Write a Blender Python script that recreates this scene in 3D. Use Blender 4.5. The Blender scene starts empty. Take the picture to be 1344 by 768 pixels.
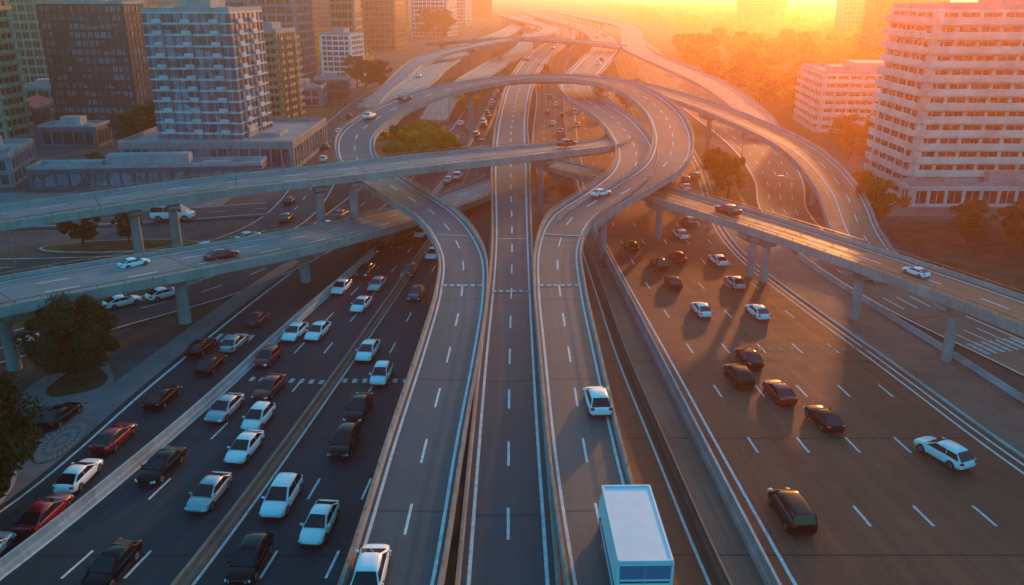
import bpy, math, random
import numpy as np
from mathutils import Vector
random.seed(7); rng=np.random.default_rng(5)
scene=bpy.context.scene
COL=bpy.context.collection
# ------------------------------------------------------------ helpers
def link(o,parent=None):
    COL.objects.link(o)
    if parent is not None: o.parent=parent
    return o
def newobj(name,data,parent=None,loc=(0,0,0),rot=0,label=None,cat=None,kind=None,group=None):
    o=bpy.data.objects.new(name,data); o.location=loc; o.rotation_euler=(0,0,rot)
    link(o,parent)
    if label: o["label"]=label
    if cat: o["category"]=cat
    if kind: o["kind"]=kind
    if group: o["group"]=group
    return o
class MB:
    def __init__(s): s.v=[];s.f=[];s.m=[]
    def add(s,vs,fs,mi=0):
        n=len(s.v); s.v+=[tuple(map(float,p)) for p in vs]
        for f in fs: s.f.append([i+n for i in f]); s.m.append(mi)
    def box(s,c,h,mi=0,ang=0.0,tx=1.0,ty=1.0):
        ca,sa=math.cos(ang),math.sin(ang); vs=[]
        for dz in (-1,1):
            kx=tx if dz>0 else 1; ky=ty if dz>0 else 1
            for dx,dy in ((-1,-1),(1,-1),(1,1),(-1,1)):
                x=dx*h[0]*kx;y=dy*h[1]*ky
                vs.append((c[0]+x*ca-y*sa,c[1]+x*sa+y*ca,c[2]+dz*h[2]))
        s.add(vs,[(3,2,1,0),(4,5,6,7),(0,1,5,4),(1,2,6,5),(2,3,7,6),(3,0,4,7)],mi)
    def cyl(s,p0,p1,r0,r1,n=10,mi=0,caps=True):
        p0=Vector(p0);p1=Vector(p1);d=(p1-p0).normalized()
        a=d.orthogonal().normalized();b=d.cross(a)
        vs=[]
        for p,r in ((p0,r0),(p1,r1)):
            for i in range(n):
                t=2*math.pi*i/n; vs.append(p+a*r*math.cos(t)+b*r*math.sin(t))
        fs=[(i,(i+1)%n,n+(i+1)%n,n+i) for i in range(n)]
        if caps: fs+= [tuple(range(n-1,-1,-1)),tuple(range(n,2*n))]
        s.add(vs,fs,mi)
    def mesh(s,name,mats,smooth=False):
        me=bpy.data.meshes.new(name); me.from_pydata(s.v,[],s.f)
        for m in mats: me.materials.append(m)
        me.polygons.foreach_set('material_index',s.m)
        if smooth: me.polygons.foreach_set('use_smooth',[True]*len(s.f))
        me.update(); return me
def resample(pts,step=2.5):
    P=np.array(pts,float); P=np.vstack([2*P[0]-P[1],P,2*P[-1]-P[-2]]); out=[]
    for i in range(1,len(P)-2):
        a,b,c,d=P[i-1],P[i],P[i+1],P[i+2]
        for t in np.linspace(0,1,24,endpoint=False):
            out.append(.5*((2*b)+(-a+c)*t+(2*a-5*b+4*c-d)*t*t+(-a+3*b-3*c+d)*t**3))
    out.append(P[-2]); out=np.array(out)
    seg=np.linalg.norm(np.diff(out[:,:2],axis=0),axis=1); s=np.concatenate([[0],np.cumsum(seg)])
    n=max(3,int(s[-1]/step)); q=np.linspace(0,s[-1],n)
    R=np.stack([np.interp(q,s,out[:,k]) for k in range(out.shape[1])],1)
    return R,q
def normals(R):
    t=np.gradient(R[:,:2],axis=0); t/= np.linalg.norm(t,axis=1)[:,None]+1e-9
    return np.stack([t[:,1],-t[:,0]],1),t
# ------------------------------------------------------------ materials
def nmat(name):
    m=bpy.data.materials.new(name); m.use_nodes=True; nt=m.node_tree
    b=nt.nodes['Principled BSDF']; return m,nt,b
class G:
    def __init__(s,nt): s.nt=nt
    def n(s,t,**k):
        x=s.nt.nodes.new(t)
        for a,v in k.items(): setattr(x,a,v)
        return x
    def l(s,a,b): s.nt.links.new(a,b)
    def math(s,op,a,b=None,c=None):
        x=s.n('ShaderNodeMath',operation=op)
        for i,v in enumerate((a,b,c)):
            if v is None: continue
            if isinstance(v,(int,float)): x.inputs[i].default_value=v
            else: s.l(v,x.inputs[i])
        return x.outputs[0]
    def mix(s,f,a,b,bt='MIX'):
        x=s.n('ShaderNodeMix',data_type='RGBA',blend_type=bt)
        for i,v in ((0,f),(6,a),(7,b)):
            if isinstance(v,(int,float)): x.inputs[i].default_value=v
            elif isinstance(v,tuple): x.inputs[i].default_value=(*v,1)
            else: s.l(v,x.inputs[i])
        return x.outputs[2]
    def noise(s,vec,scale,det=4,rough=.55):
        x=s.n('ShaderNodeTexNoise'); x.inputs['Scale'].default_value=scale; x.inputs['Detail'].default_value=det; x.inputs['Roughness'].default_value=rough
        if vec is not None: s.l(vec,x.inputs['Vector'])
        return x.outputs['Fac']
    def ramp(s,f,lo,hi):
        x=s.n('ShaderNodeMapRange'); s.l(f,x.inputs[0]); x.inputs[1].default_value=lo; x.inputs[2].default_value=hi
        return x.outputs[0]
def simple(name,c,rough=.6,metal=0,var=.25,scale=.6,coat=0,spec=.5,bump=0):
    m,nt,b=nmat(name); g=G(nt)
    if var>0:
        tc=g.n('ShaderNodeTexCoord').outputs['Object']
        f=g.ramp(g.noise(tc,scale,5),.3,.7)
        g.l(g.mix(f,tuple(x*(1-var) for x in c),tuple(min(1,x*(1+var)) for x in c)),b.inputs['Base Color'])
    else: b.inputs['Base Color'].default_value=(*c,1)
    b.inputs['Roughness'].default_value=rough; b.inputs['Metallic'].default_value=metal
    b.inputs['Coat Weight'].default_value=coat; b.inputs['Coat Roughness'].default_value=.05
    b.inputs['Specular IOR Level'].default_value=spec
    return m
def concrete(name,c,streak=True):
    m,nt,b=nmat(name); g=G(nt)
    geo=g.n('ShaderNodeNewGeometry'); pos=geo.outputs['Position']
    f=g.ramp(g.noise(pos,.35,6),.3,.72)
    mp=g.n('ShaderNodeMapping'); g.l(pos,mp.inputs[0]); mp.inputs['Scale'].default_value=(2.2,2.2,.25)
    st=g.ramp(g.noise(mp.outputs[0],1.2,4),.48,.75)
    col=g.mix(f,tuple(x*.72 for x in c),tuple(x*1.15 for x in c))
    col=g.mix(g.math('MULTIPLY',st,.45 if streak else .15),col,tuple(x*.35 for x in c))
    g.l(col,b.inputs['Base Color']); b.inputs['Roughness'].default_value=.8; b.inputs['Specular IOR Level'].default_value=.25
    bp=g.n('ShaderNodeBump'); bp.inputs['Strength'].default_value=.25; bp.inputs['Distance'].default_value=.03
    g.l(g.noise(pos,6,4),bp.inputs['Height']); g.l(bp.outputs[0],b.inputs['Normal'])
    return m
def road(name,base,W,dashes,solids,period=9,duty=.36,lw=.15,rough=.6,joint=14,dirt=(.09,.085,.08),spec=.25,streakamt=.75):
    """UV.x metres across, UV.y metres along"""
    m,nt,b=nmat(name); g=G(nt)
    uv=g.n('ShaderNodeUVMap').outputs[0]; sx=g.n('ShaderNodeSeparateXYZ'); g.l(uv,sx.inputs[0]); u=sx.outputs[0]; v=sx.outputs[1]
    pos=g.n('ShaderNodeNewGeometry').outputs['Position']
    big=g.ramp(g.noise(pos,.07,5),.3,.7); mid=g.ramp(g.noise(pos,.6,5),.3,.72); fine=g.noise(pos,9,3)
    mp=g.n('ShaderNodeMapping'); g.l(uv,mp.inputs[0]); mp.inputs['Scale'].default_value=(1.6,.03,1)
    streak=g.ramp(g.noise(mp.outputs[0],1.0,5,.6),.35,.7)
    col=g.mix(big,tuple(x*.7 for x in base),tuple(x*1.45 for x in base))
    col=g.mix(g.math('MULTIPLY',streak,streakamt),col,tuple(x*.42 for x in base))
    col=g.mix(g.math('MULTIPLY',mid,.25),col,tuple(x*1.9 for x in base))
    col=g.mix(g.math('MULTIPLY',g.ramp(fine,.5,.8),.3),col,tuple(x*2.2 for x in base))
    vo=g.n('ShaderNodeTexVoronoi'); vo.distance='CHEBYCHEV'; mp2=g.n('ShaderNodeMapping'); g.l(uv,mp2.inputs[0]); mp2.inputs['Scale'].default_value=(.22,.05,1); g.l(mp2.outputs[0],vo.inputs['Vector']); vo.inputs['Scale'].default_value=1
    sc=g.n('ShaderNodeSeparateColor'); g.l(vo.outputs['Color'],sc.inputs[0])
    col=g.mix(g.math('MULTIPLY',g.math('GREATER_THAN',sc.outputs[0],.82),.4),col,tuple(x*.45 for x in base))
    if joint:
        j=g.math('LESS_THAN',g.math('FRACT',g.math('DIVIDE',v,joint)),.012)
        col=g.mix(g.math('MULTIPLY',j,.7),col,(.015,.015,.015))
    e=g.math('MINIMUM',u,g.math('SUBTRACT',W,u))
    ed=g.math('MULTIPLY',g.ramp(g.math('SUBTRACT',.8,e),0,.8),g.ramp(mid,.1,.9))
    col=g.mix(g.math('MULTIPLY',ed,.6),col,dirt)
    mask=None
    dm=g.math('LESS_THAN',g.math('FRACT',g.math('DIVIDE',v,period)),duty)
    for i,p in enumerate(dashes):
        a=g.math('MULTIPLY',g.math('LESS_THAN',g.math('ABSOLUTE',g.math('SUBTRACT',u,p)),lw/2),dm)
        mask=a if mask is None else g.math('MAXIMUM',mask,a)
    for p in solids:
        a=g.math('LESS_THAN',g.math('ABSOLUTE',g.math('SUBTRACT',u,p)),lw*.6)
        mask=a if mask is None else g.math('MAXIMUM',mask,a)
    if mask is not None:
        wear=g.math('ADD',g.math('MULTIPLY',g.ramp(g.noise(pos,2.5,5,.7),.3,.62),-.4),1.0)
        col=g.mix(g.math('MULTIPLY',mask,wear),col,(.85,.86,.86))
    g.l(col,b.inputs['Base Color'])
    g.l(g.math('ADD',g.math('MULTIPLY',streak,-.10),g.math('ADD',g.math('MULTIPLY',mid,.1),rough)),b.inputs['Roughness']); b.inputs['Specular IOR Level'].default_value=spec
    bp=g.n('ShaderNodeBump'); bp.inputs['Strength'].default_value=.5; bp.inputs['Distance'].default_value=.02
    g.l(fine,bp.inputs['Height']); g.l(bp.outputs[0],b.inputs['Normal'])
    return m
M={}
M['conc']=concrete('concrete',(.34,.36,.37)); M['concw']=concrete('pale_concrete',(.46,.48,.48))
M['parapet']=concrete('parapet_concrete',(.36,.34,.32)); M['wall']=concrete('stained_wall_concrete',(.27,.20,.16))
M['rust']=simple('weathered_steel',(.34,.18,.10),.45,.2,.5,1.5)
M['steel']=simple('galvanised_steel',(.3,.3,.3),.4,.7,.2,1)
M['pave']=concrete('paving',(.17,.195,.205)); M['grass']=simple('grass',(.035,.06,.022),.95,0,.5,.4,spec=.1); M['scrub']=simple('dry_scrub_ground',(.09,.055,.03),.95,0,.5,.4,spec=.1)
M['glass']=simple('car_glass',(.008,.010,.013),.04,0,0,spec=.7)
M['tyre']=simple('tyre_rubber',(.012,.012,.012),.85,0,0)
M['rim']=simple('alloy_rim',(.35,.35,.36),.3,.9,0)
M['trim']=simple('black_trim',(.015,.015,.016),.55,0,0)
M['hl']=simple('headlight_glass',(.75,.78,.8),.08,.2,0,coat=1)
M['tl']=simple('taillight_glass',(.6,.01,.008),.12,0,0,coat=1)
M['plate']=simple('number_plate',(.6,.6,.58),.4,0,.05)
paints={'white':(.88,.89,.9),'silver':(.42,.46,.48),'black':(.003,.005,.008),'grey':(.06,.075,.085),'dark red':(.30,.006,.012),'red':(.65,.015,.012),'dark blue':(.008,.028,.07)}
PM={k:simple(k.replace(' ','_')+'_car_paint',c,.35 if k!='black' else .15,.0 if k in('white','red','dark red','black') else .3,.03,3,coat=.7 if k!='black' else .15,spec=.3 if k!='black' else .2) for k,c in paints.items()}
# ------------------------------------------------------------ road data (metres, camera tower at origin)
LWALL=[(-32.5,32.1),(-29.3,41.4),(-27.1,50.9),(-25,61.2),(-22.7,76.4),(-17.8,103.1),(-13.5,129.5),(-10.6,159.9),(-8.2,207),(-5.7,289.7)]
LMED=[(-20.1,31.1),(-18.8,38.7),(-17.3,49.5),(-15.4,66.1),(-13.4,85),(-11.3,106.5),(-8.9,129.5),(-7.5,163.6),(-5.3,219.7),(-2.7,301.6)]
LIN=[(-6.1,29.8),(-4.7,37.4),(-4,53.5),(-3.5,66.1),(-3.3,85),(-3.4,104.7),(-3.3,129.5),(-2.5,163.6),(-1.6,219.7),(.8,301.6)]
FRL=[(-39.7,32),(-34.6,42.8),(-32.6,50.9),(-32.3,59.9),(-31.3,67.7),(-29.6,81.6),(-26.3,101.4),(-23.5,124.7),(-19.4,159.9),(-15.3,207),(-12,289)]
RWALL=[(15.3,25.9),(14.7,39.5),(14.1,52.4),(13.3,71),(12,98.3),(11.4,112),(10.9,133.6),(11.7,176),(14.3,233.9),(19.5,314.4)]
RSTR=[(13.4,25.9),(12,39.5),(11.4,52.4),(10.4,71),(10.1,92.6),(9.8,108.2),(9.4,133)]
RCURB=[(43,25.9),(41,36),(37,52.9),(34.8,68.5),(32,85),(29.8,99.9),(29.8,113.9),(32.1,129.5),(36.3,156.3),(40.4,195.6),(44.3,250.1),(49.6,314.4)]
def xat(L,Y):
    L=sorted(L,key=lambda p:p[1]); return np.interp(Y,[p[1] for p in L],[p[0] for p in L])
def smx(L,Y):
    x=xat(L,Y); k=np.ones(7)/7; xp=np.pad(x,3,mode='edge')
    xp[:3]=x[0]-(x[1]-x[0])*np.arange(3,0,-1); xp[-3:]=x[-1]+(x[-1]-x[-2])*np.arange(1,4)
    return np.convolve(xp,k,mode='valid')
zc=[0.02]
def nz(): zc[0]+=.008; return zc[0]
def ribbon_mesh(name,Lp,Rp,q,W,mats,skirt=0,girder=False):
    n=len(Lp); vs=[];fs=[];mi=[];uvs=[]
    if not girder:
        K=5
        for i in range(n):
            for k in range(K): 
                t=k/(K-1); vs.append(tuple(Lp[i]*(1-t)+Rp[i]*t))
        for i in range(n-1):
            for k in range(K-1):
                a=i*K+k; fs.append((a,a+1,a+K+1,a+K)); mi.append(0)
                uvs+= [(k/(K-1)*W,q[i]),((k+1)/(K-1)*W,q[i]),((k+1)/(K-1)*W,q[i+1]),(k/(K-1)*W,q[i+1])]
    else:
        prof=[(0,0),(1,0),(1,-.45),(.78,-.6),(.70,-1.15),(.30,-1.15),(.22,-.6),(0,-.45)]
        K=8
        for i in range(n):
            for t,dz in prof:
                p=Lp[i]*(1-t)+Rp[i]*t; vs.append((p[0],p[1],p[2]+dz))
        for i in range(n-1):
            for k in range(K):
                a=i*K+k; b=i*K+(k+1)%K
                fs.append((a,b,b+K,a+K)); mi.append(0 if k==0 else 1)
                uvs+= [(prof[k][0]*W,q[i]),(prof[(k+1)%K][0]*W,q[i]),(prof[(k+1)%K][0]*W,q[i+1]),(prof[k][0]*W,q[i+1])]
        fs.append(tuple(range(K))); mi.append(1); uvs+=[(0,0)]*K
        fs.append(tuple(range((n-1)*K,n*K))[::-1]); mi.append(1); uvs+=[(0,0)]*K
    me=bpy.data.meshes.new(name); me.from_pydata(vs,[],fs)
    uvl=me.uv_layers.new(name='UVMap'); uvl.data.foreach_set('uv',np.array(uvs,dtype=np.float32).ravel())
    for m in mats: me.materials.append(m)
    me.polygons.foreach_set('material_index',mi); me.update(); return me
def road_between(name,L,R,W,mat,y0,y1,ext=0):
    Y=np.arange(y0,y1,2.0); z=nz()
    lx=smx(L,Y);rx=smx(R,Y); Z=np.full_like(Y,z)
    me=ribbon_mesh(name,np.stack([lx,Y,Z],1),np.stack([rx,Y,Z],1),Y,W,[mat])
    return newobj(name,me,kind='structure')
GROUND_ROADS=[]
def ground_ribbon(name,pts,W,mat):
    z=nz(); R,q=resample([(*p[:2],p[2] if len(p)>2 else W) for p in pts],3)
    nn,t=normals(R); Z=np.full(len(R),z)
    Lp=np.stack([R[:,0]-nn[:,0]*R[:,2]/2,R[:,1]-nn[:,1]*R[:,2]/2,Z],1); Rp=np.stack([R[:,0]+nn[:,0]*R[:,2]/2,R[:,1]+nn[:,1]*R[:,2]/2,Z],1)
    GROUND_ROADS.append((R[:,:2],R[:,2]))
    return newobj(name,ribbon_mesh(name,Lp,Rp,q,W,[mat]),kind='structure')
def sweep(mb,P,prof,mi=0,caps=True):
    nn,t=normals(P); K=len(prof); vs=[]
    for i in range(len(P)):
        for o,dz in prof: vs.append((P[i,0]+nn[i,0]*o,P[i,1]+nn[i,1]*o,P[i,2]+dz))
    fs=[]
    for i in range(len(P)-1):
        for k in range(K): a=i*K+k;b=i*K+(k+1)%K; fs.append((a,a+K,b+K,b))
    if caps: fs+=[tuple(range(K)),tuple(range((len(P)-1)*K,len(P)*K))[::-1]]
    mb.add(vs,fs,mi)
# ---- ground
def gmat():
    m,nt,b=nmat('city_ground'); g=G(nt); pos=g.n('ShaderNodeNewGeometry').outputs['Position']
    a=g.ramp(g.noise(pos,.018,6,.6),.40,.52); c=g.ramp(g.noise(pos,.25,6,.6),.3,.7)
    gr=g.mix(c,(.02,.035,.014),(.05,.07,.03)); pv=g.mix(c,(.04,.055,.062),(.10,.12,.128))
    g.l(g.mix(a,gr,pv),b.inputs['Base Color']); b.inputs['Roughness'].default_value=.95; b.inputs['Specular IOR Level'].default_value=.1; return m
mb=MB(); mb.add([(-4000,-300,0),(4000,-300,0),(4000,7000,0),(-4000,7000,0)],[(0,1,2,3)])
newobj('ground',mb.mesh('ground',[gmat()]),kind='structure')
AL_SHADE=(.014,.044,.056); AR_SUNSET=(.28,.072,.038)  # teal shade (left) and orange sunset wash (right) put into the asphalt colours
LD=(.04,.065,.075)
road_between('road',LWALL,LMED,10.5,road('left_highway_asphalt',AL_SHADE,10.5,[3.6,7.0],[.35,10.1],8,.32,.17,.7,dirt=LD,spec=.12),26,289)
road_between('road',LMED,LIN,14,road('inner_highway_asphalt',AL_SHADE,14,[4.1,7.9],[.5],8,.32,.17,.7,dirt=LD,spec=.12),26,300)
road_between('road',FRL,LWALL,5,road('frontage_asphalt',AL_SHADE,5,[],[.4],8,.3,.14,.7,dirt=LD,spec=.12),30,280)
road_between('road',RWALL,RCURB,22,road('right_highway_asphalt',AR_SUNSET,22,[3.9,7.5,11.1,14.7,18.3],[.5,1.3,20.6,21.4],9,.25,.17,.78,spec=.4,dirt=(.34,.13,.07)),26,312)
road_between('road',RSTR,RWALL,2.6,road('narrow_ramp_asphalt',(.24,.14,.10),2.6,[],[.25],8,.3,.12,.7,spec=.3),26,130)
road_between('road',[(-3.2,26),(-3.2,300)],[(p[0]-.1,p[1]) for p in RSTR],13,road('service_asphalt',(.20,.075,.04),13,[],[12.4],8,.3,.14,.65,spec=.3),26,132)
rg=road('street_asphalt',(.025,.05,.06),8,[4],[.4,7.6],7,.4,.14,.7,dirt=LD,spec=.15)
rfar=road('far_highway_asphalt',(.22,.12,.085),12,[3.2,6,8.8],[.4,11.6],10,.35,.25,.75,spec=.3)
ground_ribbon('road',[(-70,55),(-55.3,66.1),(-48.6,73.1),(-41.6,81.6),(-32.9,92),(-27,106.5),(-24.4,124.7),(-22,146.3),(-20,176)],8,rg)
ground_ribbon('road',[(-120,97),(-77.7,97.7),(-62.8,97.7),(-45.9,99.9),(-38.6,106.5),(-34,120.1),(-34.7,143.2),(-39.1,176),(-43.9,219.7),(-44.3,289.7),(-37.3,378.3),(-34,540.7),(-30,900)],8,rg)
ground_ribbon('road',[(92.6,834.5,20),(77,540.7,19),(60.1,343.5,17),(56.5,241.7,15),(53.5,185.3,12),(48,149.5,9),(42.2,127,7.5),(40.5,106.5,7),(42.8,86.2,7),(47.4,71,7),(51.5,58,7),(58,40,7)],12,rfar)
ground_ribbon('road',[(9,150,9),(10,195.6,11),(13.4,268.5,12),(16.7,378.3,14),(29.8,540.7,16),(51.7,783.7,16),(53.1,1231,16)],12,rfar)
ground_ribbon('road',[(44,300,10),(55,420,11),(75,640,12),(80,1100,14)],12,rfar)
ground_ribbon('road',[(-140,262,8),(-80,255,8),(-43,262,8),(-6,275,8)],8,rg)
ground_ribbon('road',[(-130,118,9),(-90,119,9),(-60,121,9),(-38,127,9)],9,rg)
# ---- barriers
def barrier(name,L,y0,y1,h,w,mat,label,ribs=0,cat='concrete barrier'):
    Y=np.arange(y0,y1,2.0); P=np.stack([smx(L,Y),Y,np.zeros_like(Y)],1); mb=MB()
    sweep(mb,P,[(-w,0),(-w*.8,h*.35),(-w*.38,h*.5),(-w*.33,h),(w*.33,h),(w*.38,h*.5),(w*.8,h*.35),(w,0)])
    if ribs:
        Q,q=resample([tuple(p) for p in P[::3]],ribs)
        for p in Q[:110]: mb.box((p[0],p[1],h*.5),(w*.55,.07,h*.5-.06))
    return newobj(name,mb.mesh(name,[mat]),label=label,cat=cat)
barrier('concrete_barrier',LWALL,28,285,.9,.26,M['concw'],'long pale concrete barrier between frontage road and highway')
barrier('median_barrier',LMED,28,298,.9,.34,M['wall'],'long brownish concrete median barrier between two carriageways')
barrier('retaining_wall',RWALL,26,300,1.25,.26,M['concw'],'pale concrete wall with posts beside the wide highway',3)
barrier('retaining_wall',RSTR,26,130,1.0,.2,M['wall'],'low brown concrete wall beside the narrow ramp')
Y=np.arange(26,312,2.0); P=np.stack([smx(RCURB,Y),Y,np.zeros_like(Y)],1)
mb=MB(); sweep(mb,P,[(0,0),(0,.14),(.3,.14),(.3,0)]); newobj('kerb',mb.mesh('kerb',[M['concw']]),kind='structure')
barrier('roadside_parapet',[(x+6.4,y) for x,y in RCURB],28,104,.7,.15,M['concw'],'low pale concrete parapet behind the pavement')
M['paver']=concrete('sunset_tinted_paving',(.28,.17,.13))  # paving reddened: glow of the low sun is mixed into its colour
Yp=np.arange(26,150,2.0); xx=smx(RCURB,Yp)+.3; w=np.interp(Yp,[26,60,100,128,150],[6,6,6.5,5,3.5]); z=np.full_like(Yp,.12)
newobj('pavement',ribbon_mesh('pavement',np.stack([xx,Yp,z],1),np.stack([xx+w,Yp,z],1),Yp,6,[M['paver']]),kind='structure')
Yp=np.arange(30,112,2.0); xx=smx(FRL,Yp); z=np.full_like(Yp,.12); w=np.interp(Yp,[30,60,90,112],[5,3,2.2,1])
newobj('pavement',ribbon_mesh('pavement',np.stack([xx-w,Yp,z],1),np.stack([xx,Yp,z],1),Yp,3,[M['pave']]),kind='structure')
def blob(cx,cy,rx,ry,z,mat,name,rot=0,k=28,wob=.12):
    mb=MB(); vs=[];ph=random.random()*6
    for i in range(k):
        a=2*math.pi*i/k; r=1+wob*math.sin(3*a+ph)
        x=rx*r*math.cos(a);y=ry*r*math.sin(a); vs.append((cx+x*math.cos(rot)-y*math.sin(rot),cy+x*math.sin(rot)+y*math.cos(rot),z))
    n=len(vs); vs2=vs+[(p[0],p[1],0) for p in vs]
    mb.add(vs2,[tuple(range(n))]+[(i,i+n,(i+1)%n+n,(i+1)%n) for i in range(n)]); return newobj(name,mb.mesh(name,[mat]),kind='structure')
for a in [(-36.5,47,2.4,5,0),(-52,107,10,2.6,.1)]:
    blob(a[0],a[1],a[2]+.3,a[3]+.3,.14,M['concw'],'kerb',a[4],40,0); blob(a[0],a[1],a[2],a[3],.17,M['grass'],'grass',a[4],40,0)
blob(-38,65.5,3.4,5,.15,M['pave'],'pavement',.2); blob(-37.6,65.8,2.2,3,.18,M['grass'],'grass',.1)
blob(-19,163,4,14,.19,M['grass'],'grass',-.1); blob(35.4,136,2.2,14,.19,M['scrub'],'grass',-.2)
blob(-60,86,12,5,.12,M['pave'],'pavement',.3)
mb=MB(); mb.box((-76,132,.06),(30,6,.06)); newobj('pavement',mb.mesh('pavement',[M['pave']]),kind='structure')
def radial():
    m,nt,b=nmat('radial_paving'); g=G(nt); tc=g.n('ShaderNodeTexCoord').outputs['Object']; s=g.n('ShaderNodeSeparateXYZ'); g.l(tc,s.inputs[0])
    an=g.math('ARCTAN2',s.outputs[1],s.outputs[0]); r=g.n('ShaderNodeVectorMath',operation='LENGTH'); g.l(tc,r.inputs[0])
    k=g.math('LESS_THAN',g.math('FRACT',g.math('MULTIPLY',an,4.77)),.5); k2=g.math('LESS_THAN',g.math('FRACT',g.math('MULTIPLY',r.outputs['Value'],1.1)),.6)
    g.l(g.mix(g.math('MULTIPLY',k,k2),(.08,.11,.12),(.22,.24,.25)),b.inputs['Base Color']); b.inputs['Roughness'].default_value=.85; return m
mb=MB(); mb.cyl((0,0,0),(0,0,.17),2.6,2.6,36); newobj('pavement',mb.mesh('pavement',[radial()]),loc=(-33.9,55.6,0),kind='structure').scale=(.55,1.25,1)
blob(66,102,15,17,.1,M['scrub'],'grass',.4)
blob(88,240,30,80,.08,M['scrub'],'grass',0,40,.05)
mb=MB(); mb.box((82,136,.25),(28,15,.25)); newobj('pavement',mb.mesh('plaza',[M['paver']]),kind='structure')
# ------------------------------------------------------------ elevated decks
DECKS=[]
def make_deck(pts,W,rmat,label,spacing=17,rail=True,piers=None):
    R,q=resample(pts,2.2); nn,t=normals(R)
    hw=R[:,3]/2
    Lp=np.stack([R[:,0]-nn[:,0]*hw,R[:,1]-nn[:,1]*hw,R[:,2]],1); Rp=np.stack([R[:,0]+nn[:,0]*hw,R[:,1]+nn[:,1]*hw,R[:,2]],1)
    root=newobj('overpass',None,loc=(R[0,0],R[0,1],0),label=label,cat='overpass')
    off=-np.array([R[0,0],R[0,1],0])
    Lp=Lp+off;Rp=Rp+off
    newobj('road_deck',ribbon_mesh('road_deck',Lp,Rp,q,W,[rmat,M['conc']],girder=True),root)
    for S,sg in ((Lp,1),(Rp,-1)):
        mb=MB(); sweep(mb,S,[(-.02*sg,-.5),(-.02*sg,.42),(.14*sg,.42),(.2*sg,.1),(.21*sg,.004),(.18*sg,-.5)][::sg])
        newobj('parapet',mb.mesh('parapet',[M['parapet']]),root)
        if rail:
            mb=MB(); sweep(mb,S,[(.03*sg,.68),(.03*sg,.75),(.09*sg,.75),(.09*sg,.68)][::sg])
            for i in range(0,len(S),1):
                if i<260: mb.box((S[i,0]+nn[i,0]*.06*sg,S[i,1]+nn[i,1]*.06*sg,S[i,2]+.56),(.03,.03,.15))
            newobj('railing',mb.mesh('railing',[M['rust']]),root)
    DECKS.append(dict(R=R,q=q,root=root,sp=spacing,t=t,nn=nn,piers=piers))
    return root
def dmat(n,W,d,s,base,**k): return road(n,base,W,d,s,7,.4,.16,k.pop('rough',.58),16,**k)
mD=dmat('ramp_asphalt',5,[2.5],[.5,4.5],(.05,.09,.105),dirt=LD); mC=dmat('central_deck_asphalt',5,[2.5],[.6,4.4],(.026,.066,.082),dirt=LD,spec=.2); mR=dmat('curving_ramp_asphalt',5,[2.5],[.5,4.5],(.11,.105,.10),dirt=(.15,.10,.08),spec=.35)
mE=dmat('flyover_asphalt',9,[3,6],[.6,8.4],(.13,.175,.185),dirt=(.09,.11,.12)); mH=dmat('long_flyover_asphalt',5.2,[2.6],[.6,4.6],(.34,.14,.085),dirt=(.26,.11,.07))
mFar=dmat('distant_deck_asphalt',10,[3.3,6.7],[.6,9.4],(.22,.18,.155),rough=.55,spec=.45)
D=[(-6.7,23.9,4.5,4.9),(-5.9,33.9,4.5,4.9),(-5.5,47.3,4.8,4.9),(-4.9,62.4,5.2,4.9),(-4.7,74.5,5.5,4.9),(-5.5,85.8,5.8,5),(-9,99,6.1,5.3),(-15.2,111.7,6.3,6),(-21.5,125,6.4,6.2),(-25.8,137.5,7,6.4),(-27,152,8.5,7),(-21.8,171.6,10.5,8),(-12.1,188.5,12,9),(1.4,198.5,13,9),(15.5,198.5,13,9),(24.3,185.3,12.5,8),(27.9,164.1,11,7),(26.5,139.5,9.8,6.6),(22.2,119.3,9,6),(16.3,108.3,8,5.4),(10.6,100.3,7.1,5),(7.3,93.7,6.45,4.6)]
Rr=[(5.4,23.9,4.5,4.7),(5,33.9,4.5,4.7),(4.6,45.4,4.8,4.7),(4.5,62.4,5.2,4.8),(4.5,74.5,5.5,4.9),(5,86.5,6,5),(7.2,96.4,6.8,5.6),(12.6,106.1,7.6,6),(17.2,117.3,8.3,6.2),(19.5,134.4,8.8,6.4),(19.3,161.4,9.2,7),(16.0,192.4,9.4,8),(17,225.9,9.4,9),(29,302.4,9,11),(43,400,9,12),(47.9,563.3,9,14),(32.6,785.6,9,16),(16.3,1050.2,9,17)]
Cc=[(-.2,24.7,3.5,5.3),(-.2,35.1,3.5,5.3),(-.2,56.8,4.5,4.9),(0,90.7,5.2,4.6),(-.2,133.2,6.2,6.2),(.3,182.8,7,6.6),(3.7,263,7.5,8),(12.4,355,8,10),(29.8,488.4,8,12),(38.3,701.4,8,13),(30.1,1056.4,8,15)]
Ee=[(-90,72,7.6,9.5),(-66.9,85.4,8,9.5),(-57.7,91.8,8,9.5),(-40.8,102.1,8.7,9.5),(-24,107.9,9.6,9.2),(-11.6,113.6,10,9),(-3.4,118.1,10,8.6),(6.7,125.6,9.6,7.4),(13.6,133,8.9,6.2),(18.2,143,8.25,5.4),(19.4,156,8.2,4.6),(18.9,168,8.25,4.2)]
Ff=[(-70,50,7,9),(-50.6,62.1,7,9),(-44.6,68.7,7,9),(-35.1,77.9,6.5,9),(-23.9,92.9,5,8.5),(-15,113.2,2.6,8),(-8.6,127.9,1.35,7.5),(-1.5,142,1.2,7)]
Hh=[(-8.6,176,1.25,6),(1.2,160.6,2,6),(13,131.3,4.5,6),(20.2,109.9,6.3,6.2),(28.8,93.7,6.6,6.2),(37.3,76.2,6.8,6.2),(42.2,63.7,7,6.2),(46.4,51,7,6.2),(50.5,36,7,6.2)]
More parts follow.
